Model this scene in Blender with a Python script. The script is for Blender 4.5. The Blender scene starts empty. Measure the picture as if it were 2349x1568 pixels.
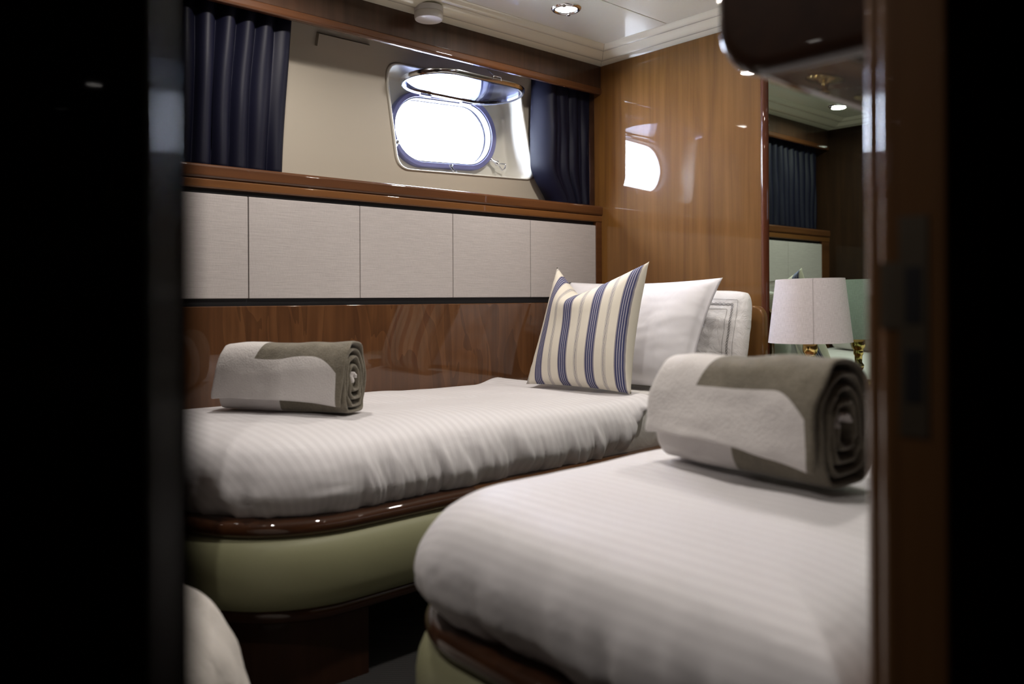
import bpy, bmesh, math, random
from mathutils import Vector, Matrix, noise

# ------------------------------------------------------------------ scene, camera, light
scene = bpy.context.scene
C = scene.collection
scene.view_settings.view_transform = 'Standard'
scene.view_settings.look = 'None'
scene.view_settings.gamma = 1.0
scene.view_settings.use_curve_mapping = False
scene.view_settings.exposure = -0.12
try:
    scene.cycles.use_denoising = True
    scene.cycles.max_bounces = 8
    scene.cycles.diffuse_bounces = 4
    scene.cycles.glossy_bounces = 5
    scene.cycles.transmission_bounces = 8
    scene.cycles.sample_clamp_indirect = 6.0
    scene.cycles.caustics_reflective = True
    scene.cycles.caustics_refractive = False
except Exception:
    pass

EYE = 0.865                 # camera height: crouched in the corridor
F_PX, IMG_W, IMG_H = 1840.0, 2349.0, 1568.0
HEAD = math.atan2(2060.0, F_PX)
ROLL = 0.005
cam_d = bpy.data.cameras.new('camera')
cam = bpy.data.objects.new('camera', cam_d)
C.objects.link(cam)
cam_d.sensor_fit = 'HORIZONTAL'
cam_d.sensor_width = 36.0
cam_d.lens = 36.0 * F_PX / IMG_W
cam_d.shift_y = -(784.0 - 682.0) / IMG_W
cam_d.clip_start = 0.02
fw = Vector((math.cos(HEAD), math.sin(HEAD), 0))
r0 = Vector((math.sin(HEAD), -math.cos(HEAD), 0))
u0 = Vector((0, 0, 1))
rt = r0 * math.cos(ROLL) - u0 * math.sin(ROLL)
up = u0 * math.cos(ROLL) + r0 * math.sin(ROLL)
m = Matrix((( rt.x, up.x, -fw.x, 0), (rt.y, up.y, -fw.y, 0), (rt.z, up.z, -fw.z, 0), (0, 0, 0, 1)))
cam.matrix_world = Matrix.Translation((0, 0, EYE)) @ m
cam_d.dof.use_dof = True
cam_d.dof.focus_distance = 2.75
cam_d.dof.aperture_fstop = 2.4
scene.camera = cam

WORLD_STRENGTH = 72.0
DOWNLIGHT_W = 6.8
DOWNLIGHT_COL = (1.0, 0.925, 0.86)
w = bpy.data.worlds.new('daylight')
scene.world = w
w.use_nodes = True
bg = w.node_tree.nodes['Background']
bg.inputs[0].default_value = (0.74, 0.83, 1.0, 1)
bg.inputs[1].default_value = WORLD_STRENGTH

# ------------------------------------------------------------------ materials
class NT:
    def __init__(self, mat):
        self.t = mat.node_tree
        self.n = self.t.nodes
        self.p = self.n['Principled BSDF']
    def add(self, typ, **kw):
        nd = self.n.new(typ)
        for k, v in kw.items():
            setattr(nd, k, v)
        return nd
    def link(self, a, b):
        self.t.links.new(a, b)
    def math(self, op, a, b=None):
        nd = self.add('ShaderNodeMath', operation=op)
        for i, v in enumerate((a, b)):
            if v is None:
                continue
            if isinstance(v, (int, float)):
                nd.inputs[i].default_value = v
            else:
                self.link(v, nd.inputs[i])
        return nd.outputs[0]
    def ramp(self, fac, stops, interp='LINEAR'):
        nd = self.add('ShaderNodeValToRGB')
        cr = nd.color_ramp
        cr.interpolation = interp
        while len(cr.elements) < len(stops):
            cr.elements.new(0.5)
        for e, (pos, col) in zip(cr.elements, stops):
            e.position = pos
            e.color = (*col, 1) if len(col) == 3 else col
        self.link(fac, nd.inputs[0])
        return nd.outputs[0]
    def coords(self, kind='Object', scale=(1, 1, 1), rot=(0, 0, 0)):
        tc = self.add('ShaderNodeTexCoord')
        mp = self.add('ShaderNodeMapping')
        mp.inputs['Scale'].default_value = scale
        mp.inputs['Rotation'].default_value = rot
        self.link(tc.outputs[kind], mp.inputs[0])
        return mp.outputs[0]
    def noise(self, vec, scale, detail=3, rough=0.5, dist=0.0):
        nd = self.add('ShaderNodeTexNoise')
        nd.inputs['Scale'].default_value = scale
        nd.inputs['Detail'].default_value = detail
        nd.inputs['Roughness'].default_value = rough
        nd.inputs['Distortion'].default_value = dist
        self.link(vec, nd.inputs['Vector'])
        return nd.outputs[0]
    def bump(self, h, strength, dist):
        nd = self.add('ShaderNodeBump')
        nd.inputs['Strength'].default_value = strength
        nd.inputs['Distance'].default_value = dist
        self.link(h, nd.inputs['Height'])
        self.link(nd.outputs[0], self.p.inputs['Normal'])
    def mix(self, fac, a, b):
        nd = self.add('ShaderNodeMix', data_type='RGBA')
        for sock, v in ((nd.inputs[0], fac), (nd.inputs[6], a), (nd.inputs[7], b)):
            if isinstance(v, (int, float)):
                sock.default_value = v
            elif isinstance(v, tuple):
                sock.default_value = (*v, 1)
            else:
                self.link(v, sock)
        return nd.outputs[2]

def new_mat(name, col=(0.5, 0.5, 0.5), rough=0.5, metal=0.0, coat=0.0, spec=0.5, sheen=0.0):
    mt = bpy.data.materials.new(name)
    mt.use_nodes = True
    nt = NT(mt)
    p = nt.p
    p.inputs['Base Color'].default_value = (*col, 1)
    p.inputs['Roughness'].default_value = rough
    p.inputs['Metallic'].default_value = metal
    p.inputs['Coat Weight'].default_value = coat
    p.inputs['Coat Roughness'].default_value = 0.03
    p.inputs['Specular IOR Level'].default_value = spec
    p.inputs['Sheen Weight'].default_value = sheen
    return mt, nt

def wood(name, dark, mid, light, grain='z', rough=0.3, coat=1.0, flame=0.0, fine=1.0):
    mt, nt = new_mat(name, mid, 0.5, coat=coat, spec=0.12)
    nt.p.inputs['Coat Roughness'].default_value = 0.02
    lo, hi = 1.2, 38.0 * fine
    sc = {'x': (lo, hi, hi), 'y': (hi, lo, hi), 'z': (hi, hi, lo)}[grain]
    v = nt.coords('Object', sc)
    n1 = nt.noise(v, 1.0, 4, 0.6, 0.4)
    sc2 = tuple(s * (0.22 if s == hi else 0.9) for s in sc)
    v2 = nt.coords('Object', sc2)
    n2 = nt.noise(v2, 1.0, 3, 0.55, 1.0 + flame)
    f = nt.math('ADD', nt.math('MULTIPLY', n1, 0.55), nt.math('MULTIPLY', n2, 0.45))
    if flame > 0:
        sc3 = tuple(s * (0.16 if s == hi else 1.3) for s in sc)
        v3 = nt.coords('Object', sc3)
        n3 = nt.noise(v3, 1.0, 2, 0.4, 2.2)
        n3 = nt.math('FRACT', nt.math('MULTIPLY', n3, 4.0))
        f = nt.math('ADD', nt.math('MULTIPLY', f, 0.80), nt.math('MULTIPLY', n3, 0.17))
    col = nt.ramp(f, [(0.30, dark), (0.5, mid), (0.70, light)])
    nt.link(col, nt.p.inputs['Base Color'])
    return mt

M = {}
M['wood'] = wood('cherry_bulkhead', (0.100, 0.042, 0.010), (0.156, 0.069, 0.016), (0.208, 0.096, 0.025), 'z', 0.28)
M['wood_flame'] = wood('flame_cherry', (0.060, 0.023, 0.008), (0.098, 0.039, 0.013), (0.145, 0.062, 0.022), 'z', 0.28, flame=1.0)
M['wood_x'] = wood('cherry_ledge', (0.09, 0.034, 0.010), (0.145, 0.057, 0.016), (0.195, 0.082, 0.024), 'x', 0.25)
M['wood_x_dark'] = wood('ledge_nosing', (0.060, 0.022, 0.008), (0.095, 0.035, 0.012), (0.125, 0.048, 0.016), 'x', 0.22)
M['valance'] = wood('valance_wood', (0.032, 0.015, 0.009), (0.052, 0.025, 0.014), (0.075, 0.036, 0.020), 'z', 0.28)
M['wood_post'] = wood('bullnose_wood', (0.05, 0.012, 0.005), (0.075, 0.019, 0.007), (0.10, 0.028, 0.010), 'z', 0.18)
M['rail'] = wood('rail_mahogany', (0.036, 0.013, 0.005), (0.058, 0.021, 0.008), (0.085, 0.032, 0.012), 'x', 0.15)
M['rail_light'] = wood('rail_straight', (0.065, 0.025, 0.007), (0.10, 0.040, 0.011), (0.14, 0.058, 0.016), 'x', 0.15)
M['wood_dark'] = wood('locker_wood', (0.022, 0.009, 0.005), (0.038, 0.016, 0.008), (0.055, 0.023, 0.011), 'x', 0.22)
M['jamb'] = wood('jamb_wood', (0.085, 0.038, 0.013), (0.122, 0.056, 0.019), (0.158, 0.075, 0.028), 'z', 0.22)
M['plinth'] = wood('plinth_wood', (0.022, 0.009, 0.005), (0.033, 0.014, 0.007), (0.046, 0.020, 0.010), 'z', 0.35, coat=0.3)
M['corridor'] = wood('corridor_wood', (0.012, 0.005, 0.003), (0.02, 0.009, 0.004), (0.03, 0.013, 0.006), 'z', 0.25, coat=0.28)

def simple(key, name, *a, **k):
    M[key], nt = new_mat(name, *a, **k)
    return nt
simple('black', 'recess_black', (0.006, 0.006, 0.009), 0.6)
simple('lining', 'cream_lining', (0.42, 0.375, 0.305), 0.55)
simple('well', 'cream_gelcoat', (0.66, 0.64, 0.57), 0.4, coat=0.05)
simple('ceiling', 'ceiling_lacquer', (0.80, 0.785, 0.65), 0.22, coat=0.5)
simple('crown', 'crown_lacquer', (0.85, 0.82, 0.67), 0.16, coat=0.7)
simple('chrome', 'chrome', (0.75, 0.76, 0.80), 0.12, 1.0)
simple('alu', 'anodised_frame', (0.12, 0.12, 0.24), 0.4, 0.25)
simple('rubber', 'seal_rubber', (0.02, 0.02, 0.035), 0.6)
simple('brass', 'brass', (0.80, 0.58, 0.22), 0.14, 1.0)
simple('bronze', 'strike_metal', (0.11, 0.09, 0.065), 0.5, 0.6)
simple('plastic', 'white_plastic', (0.72, 0.70, 0.68), 0.4)
simple('mirror', 'mirror_silver', (0.60, 0.74, 0.64), 0.0, 1.0)
nt = simple('carpet', 'carpet', (0.03, 0.027, 0.025), 0.95)
v = nt.coords('Object', (1, 1, 1))
wv = nt.add('ShaderNodeTexWave', wave_type='BANDS', bands_direction='DIAGONAL')
wv.inputs['Scale'].default_value = 45
nt.link(v, wv.inputs[0])
nt.link(nt.ramp(wv.outputs[1], [(0.3, (0.008, 0.008, 0.008)), (0.7, (0.035, 0.033, 0.032))]), nt.p.inputs['Base Color'])

# linen wall panels: fine horizontal slub
nt = simple('panel', 'linen_panel', (0.63, 0.575, 0.555), 0.8)
n1 = nt.noise(nt.coords('Object', (18, 18, 420)), 1.0, 3, 0.6)
n2 = nt.noise(nt.coords('Object', (260, 260, 60)), 1.0, 2, 0.5)
f = nt.math('ADD', nt.math('MULTIPLY', n1, 0.7), nt.math('MULTIPLY', n2, 0.3))
nt.link(nt.ramp(f, [(0.3, (0.42, 0.385, 0.375)), (0.7, (0.53, 0.49, 0.475))]), nt.p.inputs['Base Color'])
nt.bump(f, 0.25, 0.002)

# green vinyl upholstery
nt = simple('green', 'green_vinyl', (0.31, 0.31, 0.18), 0.5)
n1 = nt.noise(nt.coords('Object', (400, 400, 400)), 1.0, 2, 0.5)
nt.bump(n1, 0.15, 0.001)

# navy curtain
nt = simple('navy', 'navy_cloth', (0.0028, 0.0031, 0.0125), 0.55, spec=0.22)
n1 = nt.noise(nt.coords('Object', (300, 300, 300)), 1.0, 2, 0.5)
nt.bump(n1, 0.1, 0.001)

# satin-stripe bed linen; UV.x = metres along the bed, unrolled over the foot
nt = simple('duvet', 'satin_stripe', (0.8, 0.78, 0.78), 0.55, sheen=0.2)
tc = nt.add('ShaderNodeTexCoord')
sx = nt.add('ShaderNodeSeparateXYZ')
nt.link(tc.outputs['UV'], sx.inputs[0])
fr = nt.math('FRACT', nt.math('MULTIPLY', sx.outputs[0], 42.0))
st = nt.ramp(fr, [(0.0, (0, 0, 0)), (0.06, (1, 1, 1)), (0.48, (1, 1, 1)), (0.56, (0, 0, 0))])
nt.link(nt.mix(st, (0.685, 0.665, 0.68), (0.735, 0.715, 0.73)), nt.p.inputs['Base Color'])
nt.link(nt.math('ADD', nt.math('MULTIPLY', st, -0.12), 0.64), nt.p.inputs['Roughness'])
nb = nt.noise(nt.coords('Object', (9, 9, 9)), 1.0, 3, 0.55, 0.6)
nt.bump(nb, 0.25, 0.012)

nt = simple('sheet', 'white_sheet', (0.72, 0.70, 0.67), 0.75)
nb = nt.noise(nt.coords('Object', (14, 14, 14)), 1.0, 3, 0.55, 0.8)
nt.bump(nb, 0.3, 0.010)
nt = simple('pillow', 'white_percale', (0.76, 0.745, 0.775), 0.75)
nb = nt.noise(nt.coords('Object', (9, 9, 7)), 1.0, 2, 0.5, 0.9)
nt.bump(nb, 0.35, 0.012)
nt = simple('pillow_crisp', 'white_crumpled', (0.74, 0.725, 0.72), 0.75)
nb = nt.noise(nt.coords('Object', (24, 24, 24)), 1.0, 3, 0.6, 1.6)
nt.bump(nb, 0.4, 0.010)
simple('thread', 'grey_thread', (0.26, 0.25, 0.25), 0.6)
nt = simple('linen_floor', 'crumpled_linen', (0.60, 0.56, 0.52), 0.85)
nb = nt.noise(nt.coords('Object', (12, 12, 9)), 1.0, 3, 0.55, 1.0)
nt.bump(nb, 0.5, 0.015)

# striped cushion; UV.x runs across the stripes
cream, grey, navy = (0.70, 0.65, 0.555), (0.23, 0.21, 0.24), (0.034, 0.038, 0.115)
pale = (0.46, 0.44, 0.48)
nt = simple('stripes', 'ticking_stripe', cream, 0.75)
tc = nt.add('ShaderNodeTexCoord')
sx = nt.add('ShaderNodeSeparateXYZ')
nt.link(tc.outputs['UV'], sx.inputs[0])
fr = nt.math('FRACT', nt.math('ADD', nt.math('MULTIPLY', sx.outputs[0], 3.85), 0.58))
stops = [(0.0, grey), (0.035, navy), (0.08, pale), (0.10, navy), (0.15, pale), (0.17, navy), (0.22, pale), (0.24, navy),
         (0.29, grey), (0.335, cream), (0.60, grey), (0.612, cream), (0.635, navy), (0.65, cream), (0.672, navy), (0.687, cream),
         (0.71, grey), (0.722, cream)]
nt.link(nt.ramp(fr, stops, 'CONSTANT'), nt.p.inputs['Base Color'])
nb = nt.noise(nt.coords('Object', (10, 10, 10)), 1.0, 2, 0.5, 0.6)
nt.bump(nb, 0.25, 0.010)

# towels: taupe terry with a white border; UV.x = metres from the outer edge, UV.y = metres along the roll
nt = simple('towel', 'terry_taupe', (0.3, 0.27, 0.2), 0.95, sheen=0.3)
tc = nt.add('ShaderNodeTexCoord')
sx = nt.add('ShaderNodeSeparateXYZ')
nt.link(tc.outputs['UV'], sx.inputs[0])
U, V = sx.outputs[0], sx.outputs[1]
cv = nt.math('MAXIMUM', nt.math('SUBTRACT', V, 0.29), 0.0)
lim = nt.math('SUBTRACT', 0.128, nt.math('MULTIPLY', nt.math('MULTIPLY', cv, cv), 7.0))
near = nt.math('MULTIPLY', nt.math('LESS_THAN', U, lim), nt.math('LESS_THAN', nt.math('ADD', V, nt.math('MULTIPLY', U, 0.08)), 0.372))
left = nt.math('LESS_THAN', nt.math('ADD', V, nt.math('MULTIPLY', nt.math('MINIMUM', U, 0.3), -0.30)), 0.078)
inner = nt.math('GREATER_THAN', U, 4.0)
under = nt.math('MULTIPLY', nt.math('MULTIPLY', nt.math('GREATER_THAN', U, 0.44), nt.math('LESS_THAN', U, 0.70)), nt.math('LESS_THAN', V, 0.19))
mask = nt.math('MAXIMUM', nt.math('MAXIMUM', near, left), nt.math('MAXIMUM', inner, under))
vo = nt.coords('Object', (1, 1, 1))
fz = nt.noise(vo, 260.0, 3, 0.6)
fz2 = nt.noise(vo, 26.0, 3, 0.6)
tau = nt.ramp(nt.math('ADD', nt.math('MULTIPLY', fz, 0.5), nt.math('MULTIPLY', fz2, 0.5)), [(0.3, (0.125, 0.107, 0.077)), (0.7, (0.24, 0.213, 0.16))])
nt.link(nt.mix(mask, tau, (0.70, 0.665, 0.645)), nt.p.inputs['Base Color'])
nt.bump(nt.math('ADD', nt.math('MULTIPLY', fz, 0.6), fz2), 0.5, 0.006)

# lampshade linen
nt = simple('shade', 'shade_linen', (0.66, 0.61, 0.62), 0.85)
n1 = nt.noise(nt.coords('UV', (50, 900, 1)), 1.0, 2, 0.5)
n2 = nt.noise(nt.coords('UV', (700, 60, 1)), 1.0, 2, 0.5)
f = nt.math('ADD', nt.math('MULTIPLY', n1, 0.5), nt.math('MULTIPLY', n2, 0.5))
nt.link(nt.ramp(f, [(0.35, (0.55, 0.50, 0.51)), (0.65, (0.74, 0.69, 0.70))]), nt.p.inputs['Base Color'])
nt.bump(f, 0.2, 0.001)

simple('shade_seam', 'shade_seam', (0.50, 0.46, 0.465), 0.85)

# clear pane of the open porthole
M['glass'], nt = new_mat('porthole_glass', (0.75, 0.78, 0.9), 0.02)
tr = nt.add('ShaderNodeBsdfTransparent')
tr.inputs[0].default_value = (0.55, 0.57, 0.68, 1)
gl = nt.add('ShaderNodeBsdfGlossy')
gl.inputs['Roughness'].default_value = 0.02
gl.inputs[0].default_value = (0.85, 0.88, 1, 1)
fz = nt.add('ShaderNodeLayerWeight')
fz.inputs[0].default_value = 0.35
ms = nt.add('ShaderNodeMixShader')
nt.link(nt.math('ADD', nt.math('MULTIPLY', fz.outputs[0], 0.4), 0.05), ms.inputs[0])
nt.link(tr.outputs[0], ms.inputs[1])
nt.link(gl.outputs[0], ms.inputs[2])
nt.link(ms.outputs[0], nt.n['Material Output'].inputs[0])

M['lens'], nt = new_mat('lamp_lens', (1, 1, 1), 0.4)
nt.p.inputs['Emission Color'].default_value = (1, 0.95, 0.88, 1)
nt.p.inputs['Emission Strength'].default_value = 30.0

# ------------------------------------------------------------------ builders
def tag(o, label=None, cat=None, group=None, kind=None):
    if label: o['label'] = label
    if cat: o['category'] = cat
    if group: o['group'] = group
    if kind: o['kind'] = kind
    return o

def adopt(o, parent):
    o.parent = parent
    o.matrix_parent_inverse = parent.matrix_world.inverted() if parent.type == 'EMPTY' else Matrix.Identity(4)
    if parent.type == 'EMPTY':
        o.matrix_parent_inverse = Matrix.Translation(-Vector(parent.location))

def empty(name, loc):
    o = bpy.data.objects.new(name, None)
    o.empty_display_size = 0.05
    o.location = loc
    C.objects.link(o)
    return o

def mesh(name, verts, faces, mat, parent=None, smooth=True, uvs=None, sharp=None):
    me = bpy.data.meshes.new(name)
    me.from_pydata([tuple(v) for v in verts], [], faces)
    me.materials.append(M[mat])
    if uvs is not None:
        ul = me.uv_layers.new(name='UVMap')
        for lp in me.loops:
            ul.data[lp.index].uv = uvs[lp.vertex_index]
    bm = bmesh.new()
    bm.from_mesh(me)
    bmesh.ops.recalc_face_normals(bm, faces=bm.faces)
    bm.to_mesh(me)
    bm.free()
    for p in me.polygons:
        p.use_smooth = smooth
    if smooth and sharp:
        me.set_sharp_from_angle(angle=math.radians(sharp))
    o = bpy.data.objects.new(name, me)
    C.objects.link(o)
    if parent:
        adopt(o, parent)
    return o

def wn(o):
    md = o.modifiers.new('face_normals', 'WEIGHTED_NORMAL')
    md.weight = 100
    md.keep_sharp = True

def box(name, lo, hi, mat, parent=None, bevel=0.0, seg=3):
    bm = bmesh.new()
    bmesh.ops.create_cube(bm, size=1.0)
    for v in bm.verts:
        v.co = Vector([lo[i] + (v.co[i] + 0.5) * (hi[i] - lo[i]) for i in range(3)])
    if bevel > 0:
        bmesh.ops.bevel(bm, geom=bm.edges[:], offset=bevel, segments=seg, profile=0.5, affect='EDGES', clamp_overlap=True)
    me = bpy.data.meshes.new(name)
    bm.to_mesh(me)
    bm.free()
    me.materials.append(M[mat])
    for p in me.polygons:
        p.use_smooth = True
    me.set_sharp_from_angle(angle=math.radians(40))
    o = bpy.data.objects.new(name, me)
    C.objects.link(o)
    if bevel > 0:
        wn(o)
    if parent:
        adopt(o, parent)
    return o

def loft(name, rings, mat, parent=None, closed=True, caps=(True, True), smooth=True, sharp=None, uvs=None):
    """bridge a list of equal-length point rings"""
    n = len(rings[0])
    verts = [p for r in rings for p in r]
    faces = []
    for i in range(len(rings) - 1):
        for j in range(n if closed else n - 1):
            k = (j + 1) % n
            faces.append((i * n + j, i * n + k, (i + 1) * n + k, (i + 1) * n + j))
    if caps[0]:
        faces.append(tuple(range(n)))
    if caps[1]:
        b = (len(rings) - 1) * n
        faces.append(tuple(b + j for j in range(n)))
    return mesh(name, verts, faces, mat, parent, smooth, uvs, sharp)

def extrude_x(name, prof, x0, x1, mat, parent=None, sharp=40):
    o = loft(name, [[(x0, y, z) for y, z in prof], [(x1, y, z) for y, z in prof]], mat, parent, True, (True, True), True, sharp)
    wn(o)
    return o

def extrude_z(name, prof, z0, z1, mat, parent=None, sharp=40):
    o = loft(name, [[(x, y, z0) for x, y in prof], [(x, y, z1) for x, y in prof]], mat, parent, True, (True, True), True, sharp)
    wn(o)
    return o

def lathe(name, prof, centre, mat, parent=None, seg=40, sharp=50, axis=None):
    rings = []
    mrot = Vector((0, 0, 1)).rotation_difference(Vector(axis)).to_matrix() if axis else Matrix.Identity(3)
    cv = Vector(centre)
    for r, z in prof:
        rings.append([cv + mrot @ Vector((r * math.cos(2 * math.pi * j / seg), r * math.sin(2 * math.pi * j / seg), z)) for j in range(seg)])
    return loft(name, rings, mat, parent, True, (prof[0][0] > 1e-5, prof[-1][0] > 1e-5), True, sharp)

def tube(name, path, rad, mat, parent=None, seg=8, closed=False):
    path = [Vector(p) for p in path]
    n = len(path)
    rings = []
    prev = None
    for i, p in enumerate(path):
        if closed:
            t = path[(i + 1) % n] - path[i - 1]
        else:
            t = path[min(i + 1, n - 1)] - path[max(i - 1, 0)]
        t.normalize()
        if prev is None:
            a = t.orthogonal().normalized()
        else:
            a = (prev - t * prev.dot(t)).normalized()
        prev = a
        b = t.cross(a)
        rr = rad[i] if isinstance(rad, (list, tuple)) else rad
        rings.append([p + (a * math.cos(2 * math.pi * k / seg) + b * math.sin(2 * math.pi * k / seg)) * rr for k in range(seg)])
    if closed:
        rings.append(rings[0])
    return loft(name, rings, mat, parent, True, (not closed, not closed))

def arc(cx, cy, r, a0, a1, n):
    return [(cx + r * math.cos(math.radians(a0 + (a1 - a0) * i / n)), cy + r * math.sin(math.radians(a0 + (a1 - a0) * i / n))) for i in range(n + 1)]

def crom(pts, n):
    """Catmull-Rom through tuples"""
    out = []
    P = [pts[0]] + list(pts) + [pts[-1]]
    for i in range(1, len(P) - 2):
        for k in range(n):
            t = k / n
            out.append(tuple(0.5 * (2 * b + (c - a) * t + (2 * a - 5 * b + 4 * c - d) * t * t + (3 * b - a - 3 * c + d) * t ** 3)
                             for a, b, c, d in zip(P[i - 1], P[i], P[i + 1], P[i + 2])))
    out.append(tuple(pts[-1]))
    return out

def nz(x, y=0.0, z=0.0):
    return noise.noise(Vector((x, y, z)))

def sm(a, b, x):
    t = min(1, max(0, (x - a) / (b - a)))
    return t * t * (3 - 2 * t)

# ------------------------------------------------------------------ the setting
W, L, HC, SOF = 2.35, 2.625, 1.885, 1.868
def S(o, label=None):
    tag(o, label, kind='structure')
    return o

S(box('floor', (-1.3, -0.95, -0.05), (2.75, 2.72, 0.0), 'carpet'), 'dark ribbed carpet floor between the two beds')
ceil = S(box('ceiling', (-1.3, -0.95, HC + 0.012), (2.75, 2.72, HC + 0.06), 'black'), 'cream lacquered cabin ceiling in flat panels')
box('panel', (-0.12, 1.8495, HC), (2.437, 2.163, HC + 0.012), 'ceiling', ceil, 0.0012, 2)
box('panel', (-0.12, 0.312, HC), (2.437, 1.8465, HC + 0.012), 'ceiling', ceil, 0.0012, 2)

# stepped crown moulding, mitred at the corners
crown = [(0.0, SOF + 0.004), (0.0, SOF + 0.002), (0.052, SOF + 0.004), (0.056, SOF + 0.007), (0.059, SOF + 0.003), (0.063, SOF - 0.002),
         (0.072, SOF - 0.005), (0.082, SOF - 0.005), (0.094, SOF - 0.002), (0.108, SOF + 0.003), (0.124, SOF + 0.008), (0.136, SOF + 0.010),
         (0.139, SOF + 0.0075), (0.146, SOF + 0.0055), (0.156, SOF + 0.006), (0.168, SOF + 0.010), (0.178, SOF + 0.014), (0.19, SOF + 0.016), (0.19, HC + 0.012), (0.0, HC + 0.012)]
def crown_piece(name, f0, f1, label):
    return S(loft(name, [[f0(d, z) for d, z in crown], [f1(d, z) for d, z in crown]], 'crown', None, True, (True, True), True, 35), label)
g = 0.0007
crown_piece('trim_1', lambda d, z: (0.547 + d + g, W - d, z), lambda d, z: (L - d - g, W - d, z), 'cream stepped crown moulding above the porthole')
crown_piece('trim_2', lambda d, z: (L - d, W - d - g, z), lambda d, z: (L - d, 0.312, z), 'cream stepped crown moulding above the glossy bulkhead')
crown_piece('trim_3', lambda d, z: (0.547 + d, W - d - g, z), lambda d, z: (0.547 + d, 1.56, z), 'cream crown moulding seen in the mirror')

# hull side: lower wood panelling, linen panels with dark shadow gaps
wl = S(box('wall_left', (0.547, W, 0.0), (L, W + 0.02, 0.843), 'wood_flame', None, 0.003), 'flame-grained glossy cherry panelling behind the far bed')
box('recess_backing', (0.547, W + 0.017, 0.84), (L, W + 0.03, 1.20), 'black', wl)
xs = [0.636, 1.027, 1.416, 1.809, 2.2008, 2.589]
for a, b in zip(xs[:-1], xs[1:]):
    box('panel', (a + 0.0013, W, 0.866), (b - 0.0013, W + 0.016, 1.175), 'panel', wl, 0.0022, 2)
box('end_post', (2.590, W - 0.002, 0.843), (L, W + 0.02, 1.191), 'wood_x_dark', wl, 0.002)
box('end_post', (0.547, W - 0.002, 0.843), (0.634, W + 0.02, 1.191), 'wood_x_dark', wl, 0.002)

nose = [(W + 0.27, 1.221)] + [(W + 0.27, 1.261), (W + 0.014, 1.261)] + arc(W + 0.002, 1.251, 0.010, 90, 180, 5) + arc(W + 0.002, 1.229, 0.010, 180, 270, 5) + [(W + 0.01, 1.219)]
ledge = S(extrude_x('trim_4', nose, 0.547, L, 'wood_x_dark'), 'long varnished wooden ledge under the porthole')
band = [(W + 0.02, 1.1905), (W + 0.02, 1.2185)] + arc(W + 0.001, 1.2135, 0.005, 90, 180, 3) + arc(W + 0.001, 1.1955, 0.005, 180, 270, 3)
extrude_x('lower_band', band, 0.547, L, 'wood_x', ledge)

val = S(box('trim_5', (0.547, W, 1.776), (L, W + 0.018, SOF + 0.01), 'valance', None, 0.0015), 'dark wooden valance above the curtains')
lip = [(W + 0.02, 1.777)] + arc(W + 0.001, 1.771, 0.005, 90, 180, 4) + arc(W + 0.006, 1.757, 0.010, 180, 270, 6) + arc(W + 0.014, 1.757, 0.010, 270, 360, 6)
extrude_x('lip', lip, 0.547, L, 'wood_x_dark', val)

# hull lining with a raked window opening
def fy(z):
    base = 2.538 + 0.005 * (z - 1.25) / 0.4
    k = z - 1.69
    t = 0.02
    return base - 0.35 * (t * math.log(1 + math.exp(min(40, k / t))))
WC = (2.0, 1.54)
def polar(poly, n):
    """sample a closed polygon (x,z) at n equal angles about WC"""
    out = []
    m_ = len(poly)
    for i in range(n):
        a = 2 * math.pi * (i + 0.37) / n
        dx, dz = math.cos(a), math.sin(a)
        best = None
        for j in range(m_):
            ax, az = poly[j][0] - WC[0], poly[j][1] - WC[1]
            bx, bz = poly[(j + 1) % m_][0] - WC[0], poly[(j + 1) % m_][1] - WC[1]
            ex, ez = bx - ax, bz - az
            den = dx * ez - dz * ex
            if abs(den) < 1e-12:
                continue
            t = (ax * ez - az * ex) / den
            s = (ax * dz - az * dx) / den
            if t > 0 and -1e-6 <= s <= 1 + 1e-6 and (best is None or t < best):
                best = t
        out.append((WC[0] + dx * best, WC[1] + dz * best))
    return out
def round_poly(pts, r, k=8):
    out = []
    n = len(pts)
    for i in range(n):
        p = Vector(pts[i]); a = Vector(pts[i - 1]); b = Vector(pts[(i + 1) % n])
        da = (a - p).normalized(); db = (b - p).normalized()
        for j in range(k + 1):
            t = j / k
            q = (p + da * r) * (1 - t) ** 2 + p * 2 * t * (1 - t) + (p + db * r) * t * t
            out.append(tuple(q))
    return out
NW = 168
outer_r = polar([(0.55, 1.20), (2.64, 1.20), (2.64, 1.80), (0.55, 1.80)], NW)
hole = polar(round_poly([(2.315, 1.752), (1.640, 1.742), (1.694, 1.352), (2.402, 1.376)], 0.055), NW)
rings = []
for k in range(27):
    t = (k / 26) ** 1.5
    rings.append([((1 - t) * h[0] + t * o[0], fy((1 - t) * h[1] + t * o[1]), (1 - t) * h[1] + t * o[1]) for h, o in zip(hole, outer_r)])
wh = S(loft('wall_hull', rings, 'lining', None, True, (False, False)), 'cream moulded hull lining around the porthole')
# small cover plate on the sloping part of the lining
cp = []
for yo in (0.0, 0.012):
    s = 0.003 if yo else 0
    cp.append([(x, fy(z) - yo, z - yo * 0.7) for x, z in ((1.345 + s, 1.742 + s), (1.555 - s, 1.742 + s), (1.555 - s, 1.785), (1.345 + s, 1.785))])
loft('cover_plate', cp, 'lining', wh, True, (True, True), False)

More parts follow.
